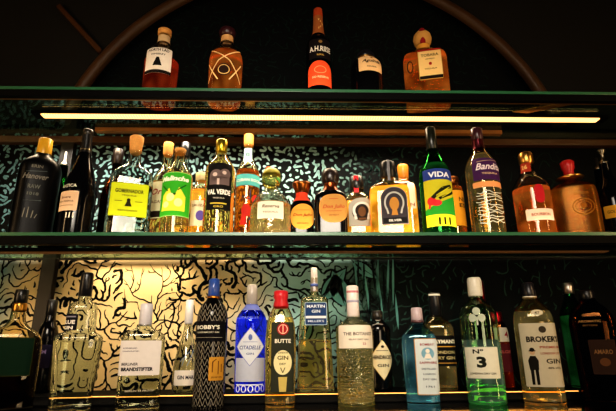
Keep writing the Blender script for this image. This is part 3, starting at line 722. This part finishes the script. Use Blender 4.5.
b = Bottle('mezcal_bottle', 'tall green glass bottle with a colourful painted yellow, green and red label', 'bottle', 440.5, 'mid', .075,
  [(240, 34), (176, 32), (169, 28), (161, 19), (155, 12.5), (148, 11), (136, 10.5)], 'green', liq=(166, 'l_green'), smooth=4)
b.part('cap', [(152, 11.6), (129, 10), (128.3, 9)], 'p#12160f')
b.label(425, 453, 174, 230, '#bdb62c', [('shape', rectp(-14, 14, 174, 185), '#2c3f86', 'blue_band'), T('VIDA', 180, 18, 5.4, '#dfe0e8', b=.03), ('shape', [[(-14, 214), (14, 200), (14, 219), (-14, 219)]], '#2f9a34', 'green_hill'),
   ('shape', rectp(-14, 14, 219, 230), '#e0dc30', 'yellow_foot'), S(disc(-8, 206, 3.6, 4)+disc(-4, 208, 4, 3)+linep([(-9, 207), (-10, 213)], 1.6), '#d3343a', 'red_figure'),
   S(linep([(-7, 203), (2, 194), (10, 191)], 3.4)+linep([(-2, 204), (8, 199), (12, 196)], 2.4), '#20240f', 'dark_animal'), S(linep([(-4, 201), (8, 192)], .6)+linep([(0, 203), (10, 196)], .5), '#d6cf2c', 'markings'), S(linep([(-3, 229), (-3, 222)], 1.4)+linep([(1, 229), (1, 222)], 1.4)+linep([(5, 229), (5, 222)], 1.4), '#18200c', 'figures')])
b = Bottle('whiskey_bottle', 'orange-labelled bottle peeping out behind the tall green glass bottle', 'bottle', 459, 'mid', .17,
  [(234, 20), (194, 19), (188, 18), (184, 13), (181, 11)], 'warm', liq=(188, 'l_amber'), smooth=2)
b.part('cap', [(186, 14), (178, 13)], 'm#7a4a22'); b.label(453, 468, 193, 228, '#dd9a2a', [T('NE', 202, 7, 4, '#3a2410', dx=2), T('ES', 208, 7, 4, '#3a2410', dx=2)])

b = Bottle('tequila_bottle', 'tall clear bottle with purple script label and plum neck foil', 'bottle', 490, 'mid', .08,
  [(240, 35), (172, 34), (165, 31), (158, 22), (153, 15), (149, 12), (138, 11)], 'warm', liq=(156, 'l_pale'), smooth=4)
b.foil('neck_foil', 150, 138.2, 'm#6a2c34'); b.part('cap', [(141, 12.4), (130, 12), (129, 10)], 'p#3a1a22')
b.label(472.5, 501, 163, 185, '#43204f', [T('Bandita', 172, 23, 6.6, '#e6d9dc', it=.35), T('TEQUILA', 179, 14, 2, '#d9b890'), S(linep([(-10, 167), (10, 165)], .4), '#d9b890', 'rule')])
b.label(473, 503, 186.5, 192, '#e29a62', name='copper_band')
rnd = random.Random(2); sw = []
for k in range(11):
    y = 197+k*2.9; x = -13+rnd.random()*3; pts = [(x, y)]
    while x < 11: x += 3.2; pts.append((x, y+rnd.uniform(-1.6, 1.6)))
    sw += linep(pts, .55)
b.label(473, 505, 195, 229, None, [S(sw, '#f2e6d0', 'etched_script')])

b = Bottle('whiskey_bottle', 'round-shouldered amber whiskey bottle with gold cap and a small white lower label', 'bottle', 538.5, 'mid', .085,
  [(240, 40), (192, 39), (186, 37), (181, 29), (177, 19), (173, 14), (166, 13)], 'clear', liq=(190, 'l_deep'), smooth=4)
b.part('cap', [(165, 13.5), (163, 15.5), (156, 15.5), (153.5, 13)], 'm#d9a85a')
b.label(518, 530.5, 164, 174, '#a83c26', [T('26', 169, 6, 4, '#e8c07a')], name='neck_label')
b.label(526, 553, 213.5, 224.5, '#e6c9b4', [T('BOURBON', 219, 17, 2.8, '#8a3a2a')], name='label')
b.label(534, 544, 190, 208, '#b3232c', name='red_seal', shape='soft'); b.label(519, 547, 183, 189.5, None, [T('WOODFORD', 186.5, 25, 3.6, '#20140c')])

b = Bottle('whiskey_bottle', 'broad flask-shaped frosted amber bottle with a red cap and flared brass collar', 'bottle', 581, 'mid', .085,
  [(240, 50), (198, 50), (191, 48), (187.5, 44), (185, 32), (183.8, 16), (182, 13), (176, 12)], glassm('frosted_amber', '#f0c274', .25), n=3.2, depth=.5, liq=(189, 'l_honey'), smooth=2, face=.8)
b.part('cap', [(176, 11), (171, 11), (169, 14), (163, 15), (161.5, 12)], 'p#b81e22'); b.part('collar', [(180, 24), (178.5, 30), (177, 22)], 'm#c99a50')
b.label(568, 596, 192, 222, None, [S(ringp(0, 210, 11, 8, .8)+ringp(0, 210, 8, 5.4, .5), '#a8641e', 'embossed_ring'), T('CAZADOR', 197, 15, 2.6, '#9a5a1c'), S(disc(0, 209, 3, 3)+linep([(-2, 206), (-5, 203)], .7)+linep([(2, 206), (5, 203)], .7), '#9a5a1c', 'stag')])

b = Bottle('spirit_bottle', 'dark bottle with small yellow label at the far right of the middle shelf', 'bottle', 620, 'mid', .10,
  [(240, 38), (200, 36), (190, 30), (180, 16), (172, 12), (164, 11)], 'black_glass', solid=True, smooth=3)
b.part('pourer', [(165, 11), (162, 10), (160, 4), (154, 4), (152, 9), (150, 9)], 'm#8a8478')
b.label(604, 622, 209, 221, '#dca534', [T('GOLD', 215, 11, 3, '#5a3a10')])
b = Bottle('spirit_bottle', 'dark bottle with a steel pourer, behind right of the red-capped flask', 'bottle', 615, 'mid', .235,
  [(236, 27), (204, 27), (194, 20), (184, 11), (170, 10)], 'green_dark', smooth=3, liq=(205, 'l_brown'))
b.part('pourer', [(172, 9), (168, 9), (166, 4), (158, 3)], 'm#a8a298')

# ================================================================== COUNTER, back row on the ledge
b = Bottle('gin_bottle', 'bulky wide bottle with dark green label at the far left of the counter', 'bottle', 2, 'low', .07,
  [(406, 62), (346, 60), (338, 56), (332, 46), (327, 26), (321, 17), (308, 15)], 'warm', n=5, depth=.6, liq=(338, 'l_dark'), smooth=2)
b.part('cap', [(312, 15), (311, 15.5), (305, 15), (303, 14)], 'm#b98a3e'); b.part('cap_top', [(303.5, 14.5), (290, 14)], 'p#101012')
b.label(-24, 33, 338, 376, '#0e2a1a', border=('#3a3a1c', .8))
b = Bottle('liqueur_bottle', 'black round-shouldered bottle behind the far left green-labelled bottle', 'bottle', 39, 'step', .24,
  [(392, 22), (336, 22), (328, 19), (322, 12), (314, 10)], 'black_glass', solid=True); b.part('cap', [(316, 11), (300, 11)], 'p#0c0c0e'); b.part('neck_band', [(324, 13), (321.5, 12)], 'm#b98a3e')
b.label(32, 51, 345, 368, '#1e1a30', [T('RUM', 352, 10, 4, '#7a6a9a')])

b = Bottle('gin_bottle', 'clear stepped bottle with tall black stopper and small black label on its neck', 'bottle', 70, 'low', .11,
  [(406, 43), (390, 43), (346, 49), (338, 49), (335, 44), (333, 31), (329, 31), (308, 30), (304, 27), (302, 15), (296, 13)], 'clear', n=5, depth=.8, liq=(341, 'l_water'), smooth=1)
b.part('stopper', [(297, 14), (276, 13), (274.5, 12), (273, 11)], 'p#111116')
b.label(65.5, 78, 315, 331, '#15131c', [T('BLUE', 323, 9.5, 3.8, '#f1ece4', b=.04), T('GIN', 328.5, 7.5, 3.4, '#f1ece4', b=.04), S(rectp(-5, 5, 317, 318.4), '#8a8494', 'rule')])

b = Bottle('gin_bottle', 'slender tapering clear bottle with white cap, left of the zigzag bottle', 'bottle', 184, 'step', .20,
  [(394, 21), (384, 26), (366, 25), (350, 19), (338, 12), (328, 8.5), (318, 8)], 'clear', liq=(345, 'l_water'), smooth=3)
b.part('cap', [(324, 8.6), (301, 7.8), (300, 7)], 'p#e4e2e0')
b.label(174.5, 197, 370, 385, '#ece2d4', [T('GIN MARE', 377, 15, 3.8, '#22202a', b=.03)], name='label')
b.label(178, 196, 346, 368, None, [S(linep([(-4, 366), (-2, 356), (2, 352)], .7)+linep([(0, 366), (3, 358), (5, 350)], .7)+linep([(-6, 362), (-3, 358)], .7), '#8a9aa4', 'etched_fronds')])

b = Bottle('gin_bottle', 'cobalt blue gin bottle with grey cap and white diamond label over a silver band', 'bottle', 249.5, 'step', .185,
  [(394, 31), (322, 31), (316, 28), (311, 21), (307, 13), (304, 11)], 'blue', liq=(318, 'l_blue'), smooth=3)
b.part('cap', [(306, 11.6), (286, 10), (285, 9)], 'p#9a938e'); b.foil('neck_foil', 311, 305, '#5c66a8')
b.label(236, 264, 358, 381, '#c3c6d6', name='silver_band', off=.0005, items=[('shape', linep([(-12, 384), (12, 384)], 1.2), '#eef0ff', 'rule')])
b.label(237.5, 263.5, 328, 366, '#dfe2ea', [T('CITADELLE', 348, 18, 3.8, '#4a5a94', it=.2), T('GIN', 354, 6, 2, '#4a5a94'), S(disc(0, 338, 1.6, 3), '#6a78b4'), S(linep([(-6, 342.5), (6, 342.5)], .4), '#6a78b4', 'rule')], shape='diamond', off=.0013, border=('#8a93c4', .9))
b.label(238, 261, 315, 322, None, [T('CITADELLE', 318.5, 18, 2.2, '#6a78c8')])
b.label(236, 264, 383, 393, None, [S([P for k in range(5) for P in ringp(-11+k*5.5, 388, 2.3, 3.6, .9, 0, 2*pi, 14)], '#eef2ff', 'foot_pattern')])

b = Bottle('gin_bottle', 'tall square-shouldered clear bottle with long slim neck and blue label', 'bottle', 315.5, 'step', .195,
  [(394, 37), (336, 32), (306, 27.5), (299, 27), (297.5, 22), (296, 10), (293, 7.5), (278, 7)], 'warm', n=7, depth=.85, liq=(340, 'l_pale'), smooth=1)
b.part('cap', [(292, 7.6), (270, 6.6), (268, 6)], 'p#ddd6d8'); b.part('neck_band', [(287, 8.4), (284, 8.4)], 'p#4a5a94')
b.label(305, 326.5, 303.5, 326, '#26406e', [T('MARTIN', 307.5, 17, 3, '#e2e8f0'), T('GIN', 312.5, 8, 3, '#e2e8f0'), ('shape', rectp(-9.6, 9.6, 317, 319.4), '#dfe4ea', 'white_band'), T("MILLER'S", 322, 15, 2.2, '#c9d2e4')], border=('#9fb4c4', .8))

b = Bottle('gin_bottle', 'black apothecary bottle with a cream lozenge label', 'bottle', 381, 'step', .20,
  [(392, 24), (330, 24.5), (326, 23), (323, 17), (320.5, 10), (317, 9)], 'black_glass', solid=True, smooth=2)
b.part('cap', [(320, 11.5), (312, 11.5), (311, 10)], 'p#15120f')
b.label(369.5, 393, 340, 380, '#efdfb6', [T("HENDRICK'S", 357.5, 17, 4, '#2a2118', b=.03), T('GIN', 365.5, 9, 3, '#2a2118'), S(linep([(-5, 351), (5, 351)], .5)+disc(0, 347, 1.3), '#2a2118')], shape='diamond', border=('#b79a58', .8))

b = Bottle('gin_bottle', 'bottle with black gold-banded label and black cap, behind the aqua bottle', 'bottle', 442.5, 'step', .20,
  [(392, 31), (333, 32), (327, 31), (322, 24), (318, 14), (315, 11)], 'warm', n=4, depth=.75, liq=(325, 'l_pale'), smooth=2)
b.part('cap', [(317, 12), (297, 11.5), (293, 11)], 'p#121216'); b.part('cap_band', [(296.4, 12), (294.4, 12)], '#e9e4da')
b.label(427, 455.5, 336, 366, '#17140f', [T("HAYMAN'S", 342, 21, 4, '#efe6cf', b=.04), S(linep([(-14, 347), (14, 347)], 1), '#c9953e', 'gold_band'), T('LONDON', 352.5, 17, 3, '#d9c48c'), T('DRY GIN', 358, 17, 3, '#d9c48c'), S(linep([(-14, 363), (14, 363)], .8), '#c9953e', 'gold_rule')])

b = Bottle('liqueur_bottle', 'red-necked bottle directly behind the green glass bottle with the trefoil', 'bottle', 491, 'step', .27,
  [(392, 22), (330, 22), (320, 16), (312, 9), (302, 8.5)], 'green_dark', liq=(335, 'l_brown')); b.part('cap', [(304, 10), (283, 9.6), (281, 8.4)], 'm#8a1c24')
b = Bottle('liqueur_bottle', 'short red-capped bottle with dark red label, just right of the green trefoil bottle', 'bottle', 506, 'step', .165,
  [(392, 19), (332, 18), (326, 15), (321, 10)], 'amber_glass', liq=(334, 'l_red'), n=5, depth=.8, smooth=2); b.part('cap', [(325, 11), (313, 10.5), (312, 9.5)], 'm#9a1c26')
b.label(496.5, 513.5, 328, 342, '#b5b0a0', [T('4', 335, 4, 6, '#7a2028', dx=2)]); b.label(497.5, 515, 344, 372, '#4a1218', [T('SLOE', 352, 11, 3, '#a85a50')], name='lower_label')

b = Bottle('gin_bottle', 'bright green glass bottle with silver cap, behind the dark brown bottle', 'bottle', 585, 'step', .22,
  [(390, 27), (318, 27), (311, 24), (304, 17), (298, 11), (293, 9.5)], 'green', liq=(316, 'l_green'), smooth=3); b.part('cap', [(294, 11.4), (284, 11.4), (283, 10)], 'm#c9c4c0')
b.label(573, 597, 330, 362, '#8fa06a', [T('DRY GIN', 340, 18, 4, '#1a3a1c')])

# ================================================================== COUNTER, front row
b = Bottle('gin_bottle', 'rectangular clear bottle with white stopper and plain white label with black capitals', 'bottle', 137.5, 'low', .085,
  [(406, 44), (345, 44), (338, 43.5), (334, 40), (331, 28), (328, 15), (324, 13)], 'clear', n=6, depth=.6, liq=(340, 'l_water'), smooth=1)
b.part('stopper', [(326, 13.5), (305, 12.5), (304, 12)], 'p#d8d4da')
b.label(120.5, 160.5, 341, 375, '#e4dcd8', [T('BERLINER', 364, 15, 2.6, '#1d1b22', dx=-8), T('BRANDSTIFTER', 369, 29, 3.6, '#1d1b22', dx=-1, b=.05), T('KORNBRAND', 348.5, 13, 1.4, '#55505c', dx=-9), T('HANDCRAFTED', 351.5, 15, 1.2, '#55505c', dx=-8)])
b.label(122, 158, 386, 393, None, [T('BERLIN 43 PROOF', 390, 28, 1.8, '#cfc8b8')])

zig = []
for row in range(17):
    y = 308+row*6.2
    pts = [(-15+1.9*i, y+(3.4 if i % 2 else -3.4)) for i in range(17)]
    if 321 < y < 345: continue
    zig += linep(pts, .5)
b = Bottle('gin_bottle', 'tall black bottle covered in white zigzag lines with gold label, in the front row', 'bottle', 208, 'low', .075,
  [(406, 32), (320, 31), (312, 29), (306, 24), (301, 15), (297, 11), (292, 10)], 'black_glass', solid=True, smooth=3)
b.part('cap', [(297, 12), (280, 10.5), (279, 9)], 'p#2c4a94'); b.part('cap_edge', [(299, 13), (296.5, 13)], 'm#c07a2c')
for nm, zz_ in (('zigzag_pattern', [P for P in zig if P[0][1] > 333]), ('zigzag_pattern', [P for P in zig if P[0][1] <= 333])): b.label(194.5, 225, 306, 406, None, [S(zz_, '#7d776a', nm)], off=.0005)
b.label(195, 224.5, 322, 342, '#100e12', [T("BOBBY'S", 328, 19, 4, '#e8e2d2', b=.03), T('SCHIEDAM DRY GIN', 333, 18, 1.6, '#cfc8b4'), S(linep([(-12, 338), (12, 338)], .4), '#a8a08a', 'rule')], off=.0009)
b.label(209, 223, 357, 380, '#c08c34', [S(linep([(-4, 372), (-4, 362), (-1, 359)], .9)+linep([(1, 374), (1, 361)], .9)+linep([(4, 372), (4, 364)], .9), '#6a4416', 'palm_drawing'), T('JENEVER', 377, 10, 1.8, '#4a3010')], off=.0013, name='gold_label')

b = Bottle('gin_bottle', 'clear tapering bottle with bright red wax cap, dark green label and oval gin label', 'bottle', 280, 'low', .105,
  [(400, 30), (345, 31), (325, 28), (315, 23), (308, 16), (305, 13)], 'warm', n=4, depth=.8, liq=(318, 'l_pale'), smooth=3)
b.part('wax_cap', [(309, 14), (306, 15.5), (300, 12.5), (298, 14.5), (292, 14), (291, 12)], 'p#c41f2c')
b.label(271.5, 293.5, 323, 391, '#33352a', [S(disc(0, 330, 5.6, 6), '#a8262c', 'seal'), S(ringp(0, 330, 4.4, 4.8, .7)+linep([(0, 326), (0, 334)], .8), '#f0c4a8', 'seal_ring'), T('BUTTE', 342, 15, 4, '#ece6d2', b=.03),
   S(disc(0, 363, 8.4, 12), '#e4d9a8', 'oval_panel'), T('GIN', 358.5, 10, 4, '#4a3a18'), T('LONDON', 353.5, 9, 1.8, '#4a3a18'), T('DRY', 364.5, 6, 2, '#4a3a18'), S(linep([(-2, 368), (0, 373), (2, 368)], .7), '#4a3a18', 'sprig'), S([[(-4, 377), (4, 377), (3, 391), (-3, 391)]], '#c9b468', 'ribbon_panel')])

b = Bottle('gin_bottle', 'large stippled clear bottle with white and pink cap and cream label', 'bottle', 356.5, 'low', .075,
  [(406, 37), (335, 36), (328, 35), (324, 31), (321.5, 22), (319, 14), (316, 12)], 'textured', liq=(325, 'l_pale'), smooth=2)
b.part('cap', [(318, 12.6), (302, 12), (300, 12.2), (287, 12), (286, 10.6)], 'p#e8dcd8'); b.part('cap_band', [(293.5, 12.6), (291, 12.6)], 'p#c98088')
b.part('neck_band', [(303, 12.9), (300.5, 12.9)], 'p#a8a4b8')
b.label(339, 375, 326, 348.5, '#eadfcf', [T('THE BOTANIST', 334.5, 25, 3.2, '#4a3d34', b=.02), T('ISLAY DRY GIN', 340, 16, 1.6, '#6a5a4c'), T('22', 344, 3, 2, '#a8484c', dx=4)])
rnd = random.Random(21); sc_ = []
for k in range(20):
    y = 353+k*2.5; x = -15
    while x < 15:
        l = rnd.uniform(1, 3.5); x2 = min(15.5, x+l); sc_ += linep([(x, y+rnd.uniform(-.7, .7)), (x2, y+rnd.uniform(-1, 1))], .45); x = x2+rnd.uniform(.8, 1.8)
b.label(339, 374, 351, 403, None, [S(sc_, '#8a8468', 'embossed_lettering')])

b = Bottle('gin_bottle', 'pale aqua blue gin bottle with tall narrow portrait label in the front row', 'bottle', 423.5, 'low', .085,
  [(404, 33), (345, 35), (336, 33), (331, 25), (327, 16), (323, 12), (316, 11)], 'aqua', n=5, depth=.8, liq=(335, 'l_aqua'), smooth=2)
b.part('cap', [(322, 12), (309, 11), (308, 10)], 'p#b9a8b0'); b.part('cap_band', [(323.5, 12.6), (320.5, 12.6)], 'p#5a3a40')
b.label(415.5, 437.5, 339, 394, '#cdd6d8', [T('BOMBAY', 345, 12, 2.4, '#8a3238'), S(disc(0, 354, 5.4, 6), '#7aa6bc', 'portrait_ground'), S(disc(0, 351.5, 1.8, 2.2)+[[(-3.4, 359), (3.4, 359), (1.6, 354), (-1.6, 354)]], '#e6e0d4', 'portrait'), T('SAPPHIRE', 363, 15, 2.4, '#8a3238'),
   T('DISTILLED', 369, 12, 1.8, '#33485a'), T('LONDON', 374, 10, 1.8, '#33485a'), T('DRY GIN', 379, 11, 1.8, '#33485a'), T('1761', 386, 7, 1.8, '#33485a')], border=('#b8864a', .7))

b = Bottle('gin_bottle', 'pale green bottle with trefoil emblem and a white label with large 3', 'bottle', 488, 'low', .10,
  [(400, 39), (316, 38), (309, 35), (305, 27), (302, 17), (299, 13), (296, 12.5)], 'green_pale', liq=(340, 'l_green'), smooth=2)
b.part('cap', [(297, 14), (295, 15), (281, 14.6), (278, 13)], 'p#cfcabc'); 
b.part('green_foot', [(404, 39.4), (392, 39.6), (384, 39.4)], glassm('foot_green', '#9fe6a8'), -.0035)
b.label(466, 487, 308, 326, None, [S(disc(0, 312.5, 3.6, 3.8)+disc(-4.2, 319, 3.6, 3.8)+disc(4.2, 319, 3.6, 3.8)+linep([(0, 318), (0, 326)], 1.6), '#b4bcaa', 'trefoil')])
b.label(466, 498, 347, 378, '#d9d6c4', [T('N\u00ba', 351.5, 9, 4.4, '#1d2018', dx=-2, b=.03), T('3', 362, 8, 11, '#1d2018', dx=0, b=.05), T('LONDON DRY GIN', 373, 22, 2, '#3a3c30')], border=('#9aa48c', .5))

b = Bottle('gin_bottle', 'broad clear bottle with white label of a man in a bowler hat', 'bottle', 545, 'low', .10,
  [(402, 43), (325, 41), (316, 39), (308, 32), (302, 20), (298, 14), (295, 13)], 'warm', n=3, depth=.85, liq=(312, 'l_pale'), smooth=3)
b.part('cap', [(298, 14), (291, 14), (289, 12), (284, 12), (283, 10)], 'p#17161c'); b.part('cap_band', [(298.8, 14.6), (296.6, 14.6)], '#d6cfc0')
b.label(522, 560.5, 324, 386, '#b9b09a', [T("BROKER'S", 340, 28, 6, '#17140f', b=.04), T('PREMIUM', 348, 18, 2.4, '#8a3a2a', dx=5), T('LONDON DRY', 354, 18, 2.2, '#8a3a2a', dx=5), T('GIN', 361.5, 13, 4.8, '#2a241a', dx=6), T('40% VOL', 368, 12, 2, '#4a4234', dx=6),
   S(disc(-10.5, 353, 2.1, 2.3), '#b99a78', 'face'), S([[(-14, 370), (-7, 370), (-6.4, 361), (-8.4, 356.5), (-12.6, 356.5), (-14.6, 361)], [(-13.6, 370), (-11, 370), (-11.4, 384), (-13.6, 384)], [(-10, 370), (-7.4, 370), (-7.6, 384), (-9.8, 384)], [(-13.2, 352), (-7.8, 352), (-7.8, 351), (-13.2, 351)]]+disc(-10.5, 350.4, 2, 2), '#15130f', 'man_in_bowler_hat'), S(disc(0, 330.5, 3, 3.4), '#3a3226', 'crest')], shape='rect')
b.label(530, 542, 311, 316.5, '#c9bda0', [T('47', 314, 5, 2.6, '#3a3226')], shape='oval', name='neck_label')

b = Bottle('liqueur_bottle', 'wide dark brown bottle with black cap at the right end of the counter', 'bottle', 606, 'low', .10,
  [(400, 46), (324, 47), (316, 44), (309, 35), (303, 20), (299, 15), (295, 14)], 'amber_glass', n=4, depth=.7, liq=(330, 'l_brown'), smooth=3)
b.part('cap', [(301, 16), (292, 16), (290.5, 14)], 'p#111014')
b.label(590, 616, 340, 374, '#2a1a12', [T('AMARO', 352, 18, 4.5, '#7a5a38'), S(disc(0, 362, 5, 4), '#5a3a20')]); b.label(572, 606, 318, 328, None, [T('AROMATIC', 322, 22, 2.4, '#8a6e44'), T('BITTERS', 326, 14, 1.6, '#6a5230')])
b = Bottle('liqueur_bottle', 'black unlit bottle cut by the right edge of the photo on the counter', 'bottle', 644, 'low', .17,
  [(400, 30), (345, 30), (335, 26), (325, 14), (310, 11)], 'black_glass', solid=True); b.part('cap', [(312, 13), (298, 13)], 'p#151210')
